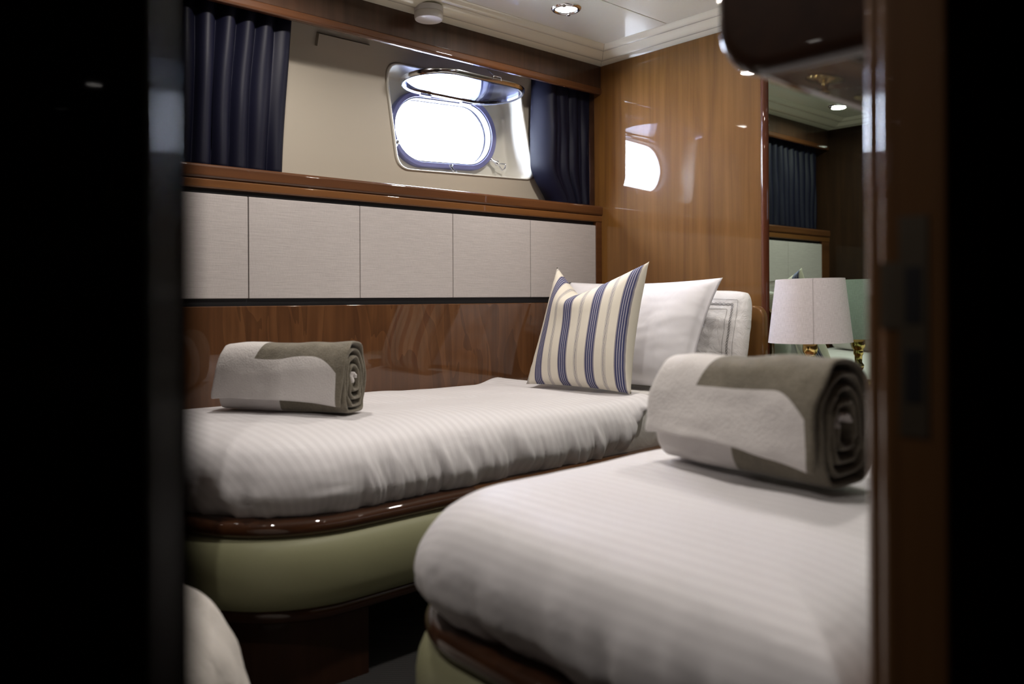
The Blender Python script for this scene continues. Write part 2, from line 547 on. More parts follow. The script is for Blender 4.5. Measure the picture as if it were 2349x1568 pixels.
# window_1: well, frame, open sash on hinges, three latches
win = S(empty('window_1', (2.0, 2.6, 1.36)), 'open chrome-framed oval porthole in a cream window well')
PX, PZ, PA, PR = 2.003, 1.547, 0.120, 0.128
def stadium(o, n=NW):
    poly = []
    for i in range(41):
        a = -math.pi / 2 + math.pi * i / 40
        poly.append((PX + PA + (PR + o) * math.cos(a), PZ + 0.008 + (PR + o) * math.sin(a)))
    for i in range(41):
        a = math.pi / 2 + math.pi * i / 40
        poly.append((PX - PA + (PR + o) * math.cos(a), PZ - 0.004 + (PR + o) * math.sin(a)))
    return polar(poly, n)
back = polar(round_poly([(2.325, 1.742), (1.665, 1.732), (1.705, 1.372), (2.360, 1.388)], 0.075), NW)
st0 = stadium(0.0)
wr = []
for k, (dy, e) in enumerate([(0.006, 0.0), (-0.004, 0.006), (-0.007, 0.0), (-0.004, -0.005), (0.004, -0.007)]):
    wr.append([(WC[0] + (h[0] - WC[0]) * (1 + e * 3), fy(h[1]) + dy, WC[1] + (h[1] - WC[1]) * (1 + e * 3)) for h in hole])
hl = wr[-1]
for k in range(1, 9):
    t = k / 9
    wr.append([(a[0] * (1 - t) + b[0] * t, a[1] * (1 - t) + 2.655 * t, a[2] * (1 - t) + b[1] * t) for a, b in zip(hl, back)])
for k, (t, y) in enumerate([(0.0, 2.655), (0.03, 2.663), (0.08, 2.667), (0.2, 2.668), (0.6, 2.668), (1.0, 2.668)]):
    wr.append([(b[0] * (1 - t) + s[0] * t, y, b[1] * (1 - t) + s[1] * t) for b, s in zip(back, st0)])
loft('surround', wr, 'well', win, True, (False, False))
def ring_sweep(name, prof, mat, parent, sharp=40):
    rr = []
    for o, y in prof:
        rr.append([(x, y, z) for x, z in stadium(o)])
    rr.append(rr[0])
    return loft(name, rr, mat, parent, True, (False, False), True, sharp)
ring_sweep('frame', [(0.0, 2.70), (0.0, 2.652), (0.003, 2.646), (0.020, 2.640), (0.024, 2.645), (0.024, 2.672), (0.006, 2.70)], 'alu', win)
ring_sweep('seal', [(-0.004, 2.69), (-0.006, 2.664), (-0.003, 2.651), (0.002, 2.650), (0.002, 2.69)], 'rubber', win)
ring_sweep('outer_rim', [(-0.012, 2.745), (-0.014, 2.700), (-0.008, 2.688), (0.004, 2.688), (0.004, 2.745)], 'chrome', win)
# light-tight outer hull skin
hs = polar([(-1.3, -0.05), (2.75, -0.05), (2.75, 1.95), (-1.3, 1.95)], NW)
S(loft('wall_hull_skin', [[(x, 2.70, z) for x, z in hs], [(x, 2.70, z) for x, z in stadium(0.003)], [(x, 2.735, z) for x, z in stadium(0.003)], [(x, 2.735, z) for x, z in hs]],
       'well', None, True, (False, False), False), 'outer hull skin seen through the porthole rim')

# the open sash: hinged along the top of the frame, swung up towards the room
HY, HZ = 2.640, 1.690
PH = math.radians(2.6)
ein = Vector((0, -math.cos(PH), math.sin(PH)))      # away from the hinge
enn = Vector((0, math.sin(PH), math.cos(PH)))       # up through the sash
def sash_pt(x, s, h):
    return Vector((PX - 0.026 + x, HY, HZ)) + ein * s + enn * h
SR, SA = 0.132, 0.124
def sash_ring(o, h, n=72):
    out = []
    for i in range(n):
        a = 2 * math.pi * i / n
        cx = SA if math.cos(a) >= 0 else -SA
        out.append(sash_pt(cx + (SR + o) * math.cos(a), 0.148 + (SR + o) * math.sin(a), h))
    return out
sash = loft('sash', [sash_ring(o, h) for o, h in [(0, -0.008), (0.012, -0.010), (0.017, -0.004), (0.017, 0.006), (0.010, 0.010), (0.0, 0.008), (0, -0.008)]], 'chrome', win, True, (False, False), True, 45)
loft('sash_seal', [sash_ring(o, h) for o, h in [(0.004, -0.0095), (0.009, -0.0125), (0.012, -0.0095), (0.004, -0.0095)]], 'rubber', sash, True, (False, False))
loft('pane', [sash_ring(0.001, -0.003), sash_ring(0.001, 0.003)], 'glass', sash, True, (True, True), False)
for hx in (-0.11, 0.10):
    hg = box('hinge', (PX + hx - 0.028, 2.628, 1.676), (PX + hx + 0.028, 2.650, 1.700), 'alu', win, 0.004)
    tube('hinge_pin', [(PX + hx - 0.033, HY - 0.008, 1.699), (PX + hx + 0.033, HY - 0.008, 1.699)], 0.006, 'chrome', hg, 10)
def latch(px, pz, ang, parent):
    """stud, collar and triangular wire thumb-loop leaning into the room"""
    b = Vector((px, 2.644, pz))
    d = Vector((math.cos(ang), -0.55, math.sin(ang))).normalized()
    side = d.cross(Vector((0, 1, 0))).normalized()
    lt = lathe('latch', [(0.0, 0.0), (0.011, 0.0), (0.011, 0.006), (0.006, 0.009), (0.007, 0.026), (0.012, 0.028), (0.012, 0.037), (0.0, 0.040)], b, 'chrome', parent, 14, 40, d)
    e = b + d * 0.034
    tube('thumb_loop', [e, e + d * 0.034 + side * 0.018, e + d * 0.039, e + d * 0.034 - side * 0.018], 0.0038, 'chrome', lt, 8, True)
    return lt
latch(PX + PA + 0.118, PZ - 0.085, math.radians(-35), win)
latch(PX + 0.020, PZ - PR - 0.008, math.radians(-75), win)
latch(PX - PA - 0.122, PZ - 0.070, math.radians(215), win)
# small stay hook holding the sash under the valance
hk = sash_pt(0.045, 0.298, 0.0)
stay = tube('stay_hook', [hk + Vector((-0.022, 0, 0.0)), hk + Vector((-0.018, 0, 0.012)), hk + Vector((0.018, 0, 0.014)), hk + Vector((0.022, 0, 0.0))], 0.0022, 'chrome', win, 8)
tube('stay_cord', [hk + Vector((-0.012, 0, 0.013)), hk + Vector((-0.018, 0.012, 0.024)), hk + Vector((-0.034, 0.02, 0.040))], 0.0012, 'rubber', stay, 6)

# bulkhead at the head of the beds
wf = S(box('wall_front', (L, 1.556, 0.0), (L + 0.03, W + 0.04, SOF + 0.012), 'wood', None, 0.001), 'glossy varnished cherry bulkhead beside the mirror')
S(box('wall_front', (L + 0.002, -0.95, 0.0), (2.75, 2.72, 1.95), 'wood_dark'), 'dark wooden bulkhead behind the mirror')
post = [(L + 0.01, 1.538), (L - 0.004, 1.538)] + arc(L - 0.006, 1.553, 0.015, 270, 90, 12) + [(L + 0.01, 1.568)]
S(extrude_z('trim_6', post, 0.0, SOF + 0.004, 'wood_post'), 'dark rounded wooden post along the edge of the mirror')
mir = tag(box('mirror', (L - 0.010, 0.33, 0.50), (L + 0.001, 1.5375, SOF + 0.003), 'mirror', None, 0.0015, 2),
          'tall frameless wall mirror behind the table lamp', 'mirror')

# aft end: wardrobe wall seen in the mirror, and the closing walls
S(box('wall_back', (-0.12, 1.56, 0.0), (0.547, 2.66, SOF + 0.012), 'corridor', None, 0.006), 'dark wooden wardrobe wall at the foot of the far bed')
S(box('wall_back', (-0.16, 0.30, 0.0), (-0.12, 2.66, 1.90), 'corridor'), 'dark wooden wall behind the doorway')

# partition with the doorway the picture is taken through
left_prof = [(-1.3, 0.238), (0.072, 0.238)] + arc(0.072, 0.249, 0.011, 270, 360, 10) + [(0.083, 0.271), (0.1000, 0.271), (0.1000, 0.310), (-1.3, 0.310)]
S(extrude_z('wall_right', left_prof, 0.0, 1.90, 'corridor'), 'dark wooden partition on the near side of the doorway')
jr = arc(0.6705, 0.2420, 0.0040, 270, 180, 6) + arc(0.6805, 0.2815, 0.014, 180, 105, 10) + [(0.6785, 0.2960)] + arc(0.6960, 0.2960, 0.0175, 180, 90, 14) + [(0.72, 0.3135)] + [(0.76, 0.3135), (0.76, 0.238)]
jamb = S(extrude_z('trim_7', jr, 0.0, 1.86, 'jamb'), 'varnished door jamb with a dark metal strike plate')
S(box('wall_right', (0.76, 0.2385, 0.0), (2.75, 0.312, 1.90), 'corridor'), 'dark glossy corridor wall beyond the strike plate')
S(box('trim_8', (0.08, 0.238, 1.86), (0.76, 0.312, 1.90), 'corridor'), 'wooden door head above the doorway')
sp = extrude_z('strike_plate', [(0.6670, 0.252), (0.6653, 0.253), (0.6653, 0.275), (0.6670, 0.276)], 0.752, 0.929, 'bronze', jamb)
extrude_z('strike_lip', [(0.6670, 0.2755), (0.6653, 0.275), (0.6653, 0.285), (0.6672, 0.291), (0.6690, 0.291)], 0.838, 0.892, 'bronze', sp)
for z0, z1 in ((0.842, 0.888), (0.779, 0.822)):
    box('latch_hole', (0.6648, 0.2575, z0), (0.6660, 0.2705, z1), 'black', sp, 0.0004, 1)

# corridor shell round the camera
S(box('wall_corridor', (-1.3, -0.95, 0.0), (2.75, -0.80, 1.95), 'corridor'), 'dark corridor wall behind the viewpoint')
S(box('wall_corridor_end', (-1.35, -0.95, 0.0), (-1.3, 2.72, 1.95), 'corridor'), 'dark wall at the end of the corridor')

# ------------------------------------------------------------------ beds
HX = 2.60
def rrect(x0, x1, y0, y1, rad, d, K=26, MX=230, MY=90):
    """closed rounded rectangle inset by d; rad = corner radii for (x0,y0),(x1,y0),(x1,y1),(x0,y1); returns points + outward normals"""
    out = []
    a = (x0 + d, x1 - d, y0 + d, y1 - d)
    R = [max(0.004, q - d) for q in rad]
    cs = [(a[0] + R[0], a[2] + R[0]), (a[1] - R[1], a[2] + R[1]), (a[1] - R[2], a[3] - R[2]), (a[0] + R[3], a[3] - R[3])]
    st = [180, 270, 0, 90]
    for c in range(4):
        for i in range(K + 1):
            t = math.radians(st[c] + 90 * i / K)
            out.append(((cs[c][0] + R[c] * math.cos(t), cs[c][1] + R[c] * math.sin(t)), (math.cos(t), math.sin(t))))
        n = (c + 1) % 4
        m_ = MX if c in (0, 2) else MY
        p = out[-1][0]
        t2 = math.radians(st[n])
        q = (cs[n][0] + R[n] * math.cos(t2), cs[n][1] + R[n] * math.sin(t2))
        for i in range(1, m_):
            f_ = i / m_
            out.append(((p[0] + (q[0] - p[0]) * f_, p[1] + (q[1] - p[1]) * f_), (math.cos(t2), math.sin(t2))))
    return out

def bed_path(kind, d, na=26, ns=30):
    """foot corner -> rounded corner -> head; returns points and the index where the straight side starts"""
    pts = []
    if kind == 'far':
        x0, y0, r, yw = 0.62, 1.555, 0.31, 2.345
        rr = r - d
        for i in range(8):
            pts.append((x0 + d, yw + (y0 + r - yw) * i / 8))
        for i in range(na + 1):
            a = math.pi + math.pi / 2 * i / na
            pts.append((x0 + r + rr * math.cos(a), y0 + r + rr * math.sin(a)))
        for i in range(1, ns + 1):
            pts.append((x0 + r + (HX - x0 - r) * i / ns, y0 + d))
    else:
        x0, y1, r, yw = 0.680, 1.085, 0.21, 0.316
        rr = r - d
        for i in range(8):
            pts.append((x0 + d, yw + (y1 - r - yw) * i / 8))
        for i in range(na + 1):
            a = math.pi - math.pi / 2 * i / na
            pts.append((x0 + r + rr * math.cos(a), y1 - r + rr * math.sin(a)))
        for i in range(1, ns + 1):
            pts.append((x0 + r + (HX - x0 - r) * i / ns, y1 - d))
    return pts

def bed_sweep(name, kind, prof, mat, parent, i0=0, i1=None, sharp=40):
    rings = []
    cols = [bed_path(kind, d) for d, z in prof]
    n = len(cols[0])
    i1 = n if i1 is None else i1
    for i in range(i0, i1):
        rings.append([(cols[k][i][0], cols[k][i][1], prof[k][1]) for k in range(len(prof))])
    return loft(name, rings, mat, parent, True, (True, True), True, sharp)

def make_bed(kind, label):
    base = (1.6, 1.95, 0) if kind == 'far' else (1.6, 0.70, 0)
    e = tag(empty('bed', base), label, 'bed', 'twin cabin beds')
    rail = [(0.07, 0.354), (0.012, 0.354)] + [(0.012 - 0.0195 * math.sin(math.radians(a)), 0.3735 - 0.0195 * math.cos(math.radians(a))) for a in range(15, 180, 15)] + [(0.030, 0.393), (0.07, 0.391)]
    seams = [0, 8, 41 if kind == 'far' else 36, None]
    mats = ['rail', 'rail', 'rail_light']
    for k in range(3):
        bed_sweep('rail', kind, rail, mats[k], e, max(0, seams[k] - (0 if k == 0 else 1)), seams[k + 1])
    panel = [(0.08, 0.196), (0.022, 0.193), (0.008, 0.198), (-0.006, 0.215), (-0.016, 0.245), (-0.021, 0.28), (-0.021, 0.303), (-0.018, 0.322), (-0.011, 0.339), (-0.001, 0.350), (0.012, 0.356), (0.08, 0.358)]
    bed_sweep('side_panel', kind, panel, 'green', e, 0, None, 60)
    low = [(0.10, 0.158), (0.045, 0.158)] + [(0.045 - 0.018 * math.sin(math.radians(a)), 0.176 - 0.018 * math.cos(math.radians(a))) for a in range(20, 180, 20)] + [(0.05, 0.194), (0.10, 0.194)]
    bed_sweep('lower_rail', kind, low, 'rail', e)
    if kind == 'far':
        bed_sweep('plinth', kind, [(0.20, 0.0), (0.052, 0.0), (0.052, 0.160), (0.20, 0.160)], 'plinth', e, 0, 36)
        box('kick_space_dark', (0.99, 1.86, 0.0), (HX, 1.88, 0.160), 'black', e)  # black colour stands in for the darkness inside the open kick space
    else:
        box('plinth', (0.79, 0.32, 0.0), (HX, 1.03, 0.160), 'plinth', e, 0.002)
    rc = (0.66, HX - 0.01, 1.592, 2.342, (0.28, 0.05, 0.03, 0.03)) if kind == 'far' else (0.73, HX - 0.01, 0.32, 1.050, (0.03, 0.03, 0.05, 0.18))
    ms_ = [[(p[0], p[1], z) for p, n_ in rrect(*rc, d, 10, 30, 12)] for d, z in ((0.02, 0.362), (0.0, 0.38), (0.0, 0.50), (0.012, 0.520), (0.035, 0.532), (0.08, 0.536), (0.34, 0.538))]
    loft('mattress', ms_, 'sheet', e, True, (True, True))
    return e
bed1 = make_bed('far', 'built-in bed with green upholstered base along the hull side under the porthole')
bed2 = make_bed('near', 'nearer bed in the foreground with green base and rounded wooden rail')
# headboard of the far bed, just showing beside the pillows
hb = [(1.536, 0.36)] + [(1.536, 0.70)] + [(1.536 + 0.045 - 0.045 * math.cos(math.radians(a)), 0.787 + 0.045 * math.sin(math.radians(a))) for a in range(0, 91, 10)] + [(2.345, 0.832), (2.345, 0.36)]
def hbring(x, s):
    cy, cz = 1.96, 0.59
    return [(x, cy + (y - cy) * s, cz + (z - cz) * s) for y, z in hb]
loft('headboard', [hbring(L - 0.024, 1.0), hbring(L - 0.040, 1.0), hbring(L - 0.047, 0.994), hbring(L - 0.050, 0.98)], 'wood', bed1, True, (True, True), True, 50)

def make_duvet(label, kind, seed):
    if kind == 'far':
        x0, x1, y0, y1, rad = 0.625, 2.02, 1.556, 2.346, (0.31, 0.10, 0.02, 0.02)
        x_head = 1.90
    else:
        x0, x1, y0, y1, rad = 0.668, 2.02, 0.316, 1.094, (0.02, 0.02, 0.10, 0.21)
        x_head = 1.90
    zt = 0.567
    prof = crom([(0.040, 0.386), (0.022, 0.392), (0.006, 0.410), (-0.006, 0.440), (-0.006, 0.472), (0.006, 0.505), (0.032, 0.535), (0.075, 0.555), (0.13, 0.565), (0.20, 0.569), (0.30, 0.569), (0.383, 0.567)], 6)
    rings, uvs = [], []
    tuck = 0.008 if kind == 'far' else 0.016
    for k, (d, z) in enumerate(prof):
        d = d + tuck * (1 - sm(0.395, 0.445, z)) + (0.006 if kind == 'near' else 0.0)
        d = min(d, 0.383)
        base = rrect(x0, x1, y0, y1, rad, d)
        ring = []
        s = 0.0
        prev = None
        ref = rrect(x0, x1, y0, y1, rad, 0.0) if k == 0 else ref
        if k == 0:
            arc_s = [0.0]
            for i in range(1, len(ref)):
                arc_s.append(arc_s[-1] + math.dist(ref[i][0], ref[i - 1][0]))
        for i, ((px, py), (nx, ny)) in enumerate(base):
            s = arc_s[i]
            zz = z
            # the head end lies on the sheet instead of hanging down
            hd = sm(x_head - 0.06, x_head + 0.10, px)
            floor_z = 0.386 + hd * 0.152
            zz = floor_z + (z - 0.386) * (zt - floor_z) / (zt - 0.386)
            side = 1 - sm(0.03, 0.14, d)
            low = 1 - sm(0.40, 0.53, z)
            wall = 1.0
            if kind == 'far' and ny > 0.7: wall = 0.0
            if kind == 'near' and ny < -0.7: wall = 0.0
            dis = 0.0
            if wall > 0 and side > 0:
                sl = s * 1.0 + (z - 0.39) * 0.35
                g1 = nz(sl * 16 + seed, z * 4.0, 1.3)
                g2 = nz(sl * 34 + seed * 2, z * 7.0, 4.1)
                ridge = (1 - abs(g1) * 2.2)
                g3 = nz(sl * 24 + seed * 3, z * 2.2 + 9.0, 6.6)
                crease = -0.012 * max(0.0, 1 - abs(g3) * 7.0) * low * (0.4 + 0.6 * nz(s * 3 + seed, 0.0, 8.0))
                amp = 1.55 if kind == 'far' else 1.0
                dis = side * (crease * amp + amp * (0.010 * g1 + 0.014 * max(0, ridge) * (g2 + 0.35)) * (0.18 + 0.82 * low) + 0.008 * nz(s * 5 + seed, z * 9, 7.7))
                if k < 8:
                    zz += 0.006 * nz(s * 9 + seed, 0, 3.3) * (1 - k / 8)
            px2, py2 = px + nx * dis * wall, py + ny * dis * wall
            top = sm(0.02, 0.12, d)
            zz += top * (0.006 * nz(px * 3.1 + seed, py * 3.7, 0.5) + 0.0025 * nz(px * 9 + seed, py * 11, 2.5))
            zz -= top * 0.016 * sm(1.2, 2.0, px) * (0.0 if kind == 'near' else 1)
            ring.append((px2, py2, zz))
            foot = max(0.0, -nx)
            uvs.append((px2 - (zt - zz) * foot, py2))
        rings.append(ring)
    o = loft('duvet', rings, 'duvet', None, True, (False, True), True, None, uvs)
    sd = o.modifiers.new('thickness', 'SOLIDIFY')
    sd.thickness = 0.010
    sd.offset = -1.0
    return tag(o, label, 'duvet', 'white striped duvets')
make_duvet('white satin-stripe duvet on the far bed under the porthole', 'far', 3.0)
make_duvet('white satin-stripe duvet on the nearer foreground bed', 'near', 11.0)

# ------------------------------------------------------------------ pillows
def make_pillow(name, corners, thick, mat, label, cat, group, N=56, ear=0.05, chop=0.0, flat=0.0, seed=0.0, crumple=0.0, bulge_pow=0.5, chop_w=0.16, chop_d=0.45, chop_u=0.40, rnd=0.0):
    """corners: bottom-left, bottom-right, top-right, top-left as seen from the front; front = towards -x"""
    BL, BR, TR, TL = [Vector(c) for c in corners]
    nrm = (BR - BL).cross(TL - BL).normalized()
    ctr = (BL + BR + TR + TL) / 4
    if nrm.dot(Vector((0, 0, EYE)) - ctr) < 0:
        nrm = -nrm
    upv = ((TL - BL) + (TR - BR)).normalized()
    verts, uvs, faces = [], [], []
    def pt(u, v, sgn):
        eu = 1 - (2 * u - 1) ** 2
        ev = 1 - (2 * v - 1) ** 2
        uu = u + ear * (0.5 - u) * 2 * ev * abs(2 * u - 1) ** 2
        vv = v + ear * (0.5 - v) * 2 * eu * abs(2 * v - 1) ** 2 * (0.35 if v < 0.5 else 1.0)
        kr = rnd * abs(2 * u - 1) ** 5 * abs(2 * v - 1) ** 5
        uu += (0.5 - uu) * kr
        vv += (0.5 - vv) * kr
        p = BL * (1 - uu) * (1 - vv) + BR * uu * (1 - vv) + TR * uu * vv + TL * (1 - uu) * vv
        fl = flat
        q = lambda t: max(0.0, min(1.0, (min(t, 1 - t) - fl) / (0.5 - fl)))
        hu, hv = q(u), q(v)
        hgt = (max(0, 1 - (1 - hu) ** 2.6) * max(0, 1 - (1 - hv) ** 2.6)) ** bulge_pow
        if v < 0.5:
            hgt = hgt * 1.0
        t = thick * 0.5 * hgt * sgn
        t += sgn * crumple * (nz(u * 7 + seed, v * 7, sgn) + 0.5 * nz(u * 16 + seed, v * 15, sgn * 2)) * (0.25 + min(1, 4 * min(u, 1 - u, v, 1 - v)))
        if sgn > 0:   # small puckers along the seams
            edge = math.exp(-min(u, 1 - u) / 0.05)
            t += 0.003 * edge * nz(v * 22 + seed, u * 3, 5.0)
        t = sgn * max(t * sgn, 0.0012)
        p = p + nrm * t
        if chop:
            dd = abs(u - chop_u) / (1 - chop_u if u > chop_u else chop_u)
            dd = math.sqrt(dd * dd + 0.004) - 0.03
            c = max(0.0, 1 - dd) * sm(1 - chop_d, 1.0, v)
            p = p - upv * chop * c + nrm * (sgn * 0.018 * math.exp(-((u - chop_u) / chop_w) ** 2) * math.sin(math.pi * sm(0.35, 1.0, v)))
        if p.z < corners[0][2] - 0.004:
            p.z = corners[0][2] - 0.004
        return p
    idx = {}
    for sgn in (1, -1):
        for j in range(N + 1):
            for i in range(N + 1):
                border = i in (0, N) or j in (0, N)
                key = (i, j, 0 if border else sgn)
                if key in idx:
                    continue
                idx[key] = len(verts)
                a = (pt(i / N, j / N, 1) + pt(i / N, j / N, -1)) / 2 if border else pt(i / N, j / N, sgn)
                verts.append(a)
                uvs.append((i / N, j / N))
    for sgn in (1, -1):
        for j in range(N):
            for i in range(N):
                q = []
                for (a, b) in ((i, j), (i + 1, j), (i + 1, j + 1), (i, j + 1)):
                    border = a in (0, N) or b in (0, N)
                    q.append(idx[(a, b, 0 if border else sgn)])
                faces.append(tuple(q))
    o = mesh(name, verts, faces, mat, None, True, uvs)
    tag(o, label, cat, group)
    return o, pt

G_P = 'pillows at the head of the far bed'
make_pillow('cushion', [(1.895, 2.050, 0.564), (1.950, 1.625, 0.561), (2.115, 1.682, 0.985), (2.100, 2.100, 0.980)], 0.155, 'stripes',
            'cream scatter cushion with navy ticking stripes, chopped at the top', 'cushion', G_P, ear=0.055, chop=0.105, chop_w=0.19, chop_d=0.6, chop_u=0.36, seed=2.0)
make_pillow('pillow', [(2.17, 2.27, 0.550), (2.235, 1.605, 0.552), (2.395, 1.585, 0.930), (2.33, 2.26, 0.925)], 0.15, 'pillow',
            'plain white pillow with pointed corner directly behind the striped cushion', 'pillow', G_P, ear=0.035, flat=0.02, seed=5.0, crumple=0.003)
pil3, pt3 = make_pillow('pillow', [(2.44, 2.24, 0.550), (2.445, 1.537, 0.552), (2.512, 1.533, 0.888), (2.50, 2.24, 0.885)], 0.125, 'pillow_crisp',
            'rearmost crumpled white pillow with grey rope embroidery near its edge', 'pillow', G_P, ear=0.0, seed=8.0, crumple=0.009, bulge_pow=0.40, rnd=0.07)
# rope embroidery of the rear pillow: two twisted threads between two fine lines, following the cloth
nface = (pt3(0.5, 0.5, 1) - pt3(0.5, 0.5, -1)).normalized()
def emb_path(inset, n=150):
    out = []
    for k in range(n):
        t = k / (n - 1)
        if t < 0.5:
            out.append((0.35 + (1 - inset - 0.35) * t / 0.5, 1 - inset * 2.1))
        else:
            out.append((1 - inset, 1 - inset * 2.1 - (1 - inset * 2.1 - 0.04) * (t - 0.5) / 0.5))
    return [pt3(u, v, 1) + nface * 0.0015 for u, v in out]
emb = tube('embroidery', emb_path(0.055), 0.0005, 'thread', pil3, 5)
tube('embroidery', emb_path(0.105), 0.0005, 'thread', pil3, 5)
mid = emb_path(0.080, 260)
for sg in (1, -1):
    pth = []
    for k, p in enumerate(mid):
        t = (mid[min(k + 1, len(mid) - 1)] - mid[max(k - 1, 0)]).normalized()
        sd = t.cross(nface).normalized()
        pth.append(p + sd * 0.0036 * sg * math.sin(k * 0.62) + nface * 0.001)
    tube('embroidery', pth, 0.0009, 'thread', pil3, 5)

# ------------------------------------------------------------------ rolled towels
def make_towel(loc, axis_dir, label, seed, length=0.385, A=0.062, B=0.102, twist=0.0, lift=1.0, short=0.012):
    ax = Vector((axis_dir[0], axis_dir[1], 0)).normalized()
    fr_ = Vector((ax.y, -ax.x, 0))
    if fr_.dot(Vector((-1, -0.6, 0))) < 0:
        fr_ = -fr_                                    # towards the viewer
    turns = 4.55
    th0, nphi, nax = 0.0, 230, 26
    # the cloth ends low on the viewer's side; it winds over the top, so the angle runs backwards from there
    pts = []
    for i in range(nphi + 1):
        f_ = i / nphi
        phi = math.radians(-38) + 2 * math.pi * turns * f_          # 0 = outer edge, growing inwards
        rho = 1.0 - 0.86 * f_
        cx = math.cos(phi); cz = math.sin(phi)
        sq = 0.86
        sx_ = sq if cz > 0 else sq - 0.38 * min(1.0, -cz * 2.5)
        px = A * rho * math.copysign(abs(cx) ** sx_, cx)
        pz_ = B * rho * math.copysign(abs(cz) ** sq, cz)
        pts.append((px, pz_))
    ss = [0.0]
    for i in range(1, nphi + 1):
        ss.append(ss[-1] + math.dist(pts[i], pts[i - 1]))
    verts, uvs, faces = [], [], []
    for i in range(nphi + 1):
        for j in range(nax + 1):
            v = j / nax
            px, pz_ = pts[i]
            s = ss[i]
            rr = math.hypot(px, pz_) + 1e-6
            k = 0.0055 * nz(px * 16 + seed, pz_ * 16, v * 3.4) + 0.002 * nz(px * 50 + seed, pz_ * 50, v * 9)
            edge = max(0.0, 1 - s / 0.10)
            kick = edge ** 1.5 * 0.012 * lift * (0.35 + 0.65 * math.sin(math.pi * min(1, v * 1.1 + 0.05)))
            px2 = px * (1 + k / rr) + kick
            pz2 = pz_ * (1 + k / rr) + edge ** 2 * 0.012 * lift * math.sin(math.pi * v * 0.9) + edge ** 1.2 * short * (1 - v)
            endw = 0.007 * nz(i * 0.045 + seed, 0, 9.1) + 0.006 * nz(i * 0.21, seed, 2.0)
            a_ = (v - 0.5) * length + (endw if j in (0, nax) else endw * 0.5)
            a_ += -0.012 * (1 - min(1, s / 0.12)) * (1 if v < 0.5 else 0.6)
            zz = pz2 + B * 0.90
            lay = 0.004 + 0.030 * (i / nphi)
            zz = lay + max(0.0, zz - lay) if zz > lay + 0.012 else lay + 0.012 * math.exp((zz - lay - 0.012) / 0.012)
            zz *= 1 - 0.07 * (1 - v) + 0.03 * nz(v * 3 + seed, 0.0, 4.4)
            p = Vector(loc) + ax * a_ + fr_ * px2 + Vector((0, 0, zz))
            verts.append(p)
            uvs.append((s if ss[-1] - s > 0.05 else 5.0, v * 0.385))
    n = nax + 1
    for i in range(nphi):
        for j in range(nax):
            faces.append((i * n + j, i * n + j + 1, (i + 1) * n + j + 1, (i + 1) * n + j))
    o = mesh('rolled_towel', verts, faces, 'towel', None, True, uvs)
    sd = o.modifiers.new('thickness', 'SOLIDIFY')
    sd.thickness = 0.0088
    sd.offset = 0.0
    bv = o.modifiers.new('soft', 'SUBSURF')
    bv.levels = 1
    bv.render_levels = 1
    tag(o, label, 'towel', 'rolled taupe and white towels')
    return o
make_towel((0.968, 1.955, 0.566), (0.49, -0.87), 'rolled taupe towel with white border on the far bed', 1.0)
make_towel((1.200, 0.732, 0.568), (-0.10, -0.995), 'rolled taupe towel with white border on the nearer bed, blurred', 6.0, length=0.335, A=0.076, B=0.110, lift=1.6, short=0.032)

# ------------------------------------------------------------------ curtains
def make_curtain(label, left_fn, right_fn, seed, pleats, nx=140, nz_=40, amp=0.016, curl=0.0):
    rings = []
    for j in range(nz_ + 1):
        t = j / nz_
        z = 1.262 + (1.862 - 1.262) * t
        xa, xb = left_fn(t), right_fn(t)
        row = []
        for i in range(nx + 1):
            f_ = i / nx
            x = xa + (xb - xa) * f_
            ph = pleats * 2 * math.pi * f_ + 0.9 * nz(f_ * 6 + seed, t * 1.4, 0)
            a_ = amp * (0.7 + 0.5 * nz(f_ * 9 + seed, 3.3, t * 1.0))
            y = 2.418 + a_ * math.sin(ph) + 0.006 * nz(f_ * 14, t * 3 + seed, 1.0) + curl * (1 - sm(0.0, 0.20, f_))
            row.append((x + 0.004 * math.cos(ph) - (0.5 * f_ * (xb - xa) * (1 - sm(0.0, 0.2, f_)) if curl else 0), y, z))
        rings.append(row)
    o = loft('curtain', rings, 'navy', None, False, (False, False))
    sd = o.modifiers.new('thickness', 'SOLIDIFY')
    sd.thickness = 0.003
    return tag(o, label, 'curtain', 'navy porthole curtains')
make_curtain('dark navy pleated curtain on the left of the porthole', lambda t: 0.57, lambda t: 1.162 + 0.043 * t, 1.0, 10)
make_curtain('navy curtain on the right of the porthole, lit along its edge',
             lambda t: 2.450 - 0.106 * sm(-0.04, 0.28, t), lambda t: 2.615, 7.0, 4, amp=0.009, curl=0.085)

# ------------------------------------------------------------------ bedside table and lamp
ns = tag(empty('bedside_table', (2.42, 1.31, 0)), 'wooden bedside table under the table lamp, between the two beds', 'table')
box('body', (2.22, 1.115, 0.06), (L - 0.011, 1.515, 0.525), 'wood_dark', ns, 0.004)
box('top', (2.205, 1.105, 0.525), (L - 0.011, 1.525, 0.550), 'wood_x_dark', ns, 0.008)
box('base', (2.26, 1.135, 0.0), (L - 0.02, 1.495, 0.06), 'black', ns)
dr = box('drawer', (2.212, 1.135, 0.33), (2.222, 1.495, 0.505), 'wood_dark', ns, 0.003)
lathe('knob', [(0.0, 0.0), (0.006, 0.0), (0.006, 0.012), (0.012, 0.016), (0.012, 0.022), (0.0, 0.026)], (2.212, 1.315, 0.42), 'brass', dr, 16, 40, (-1, 0, 0))

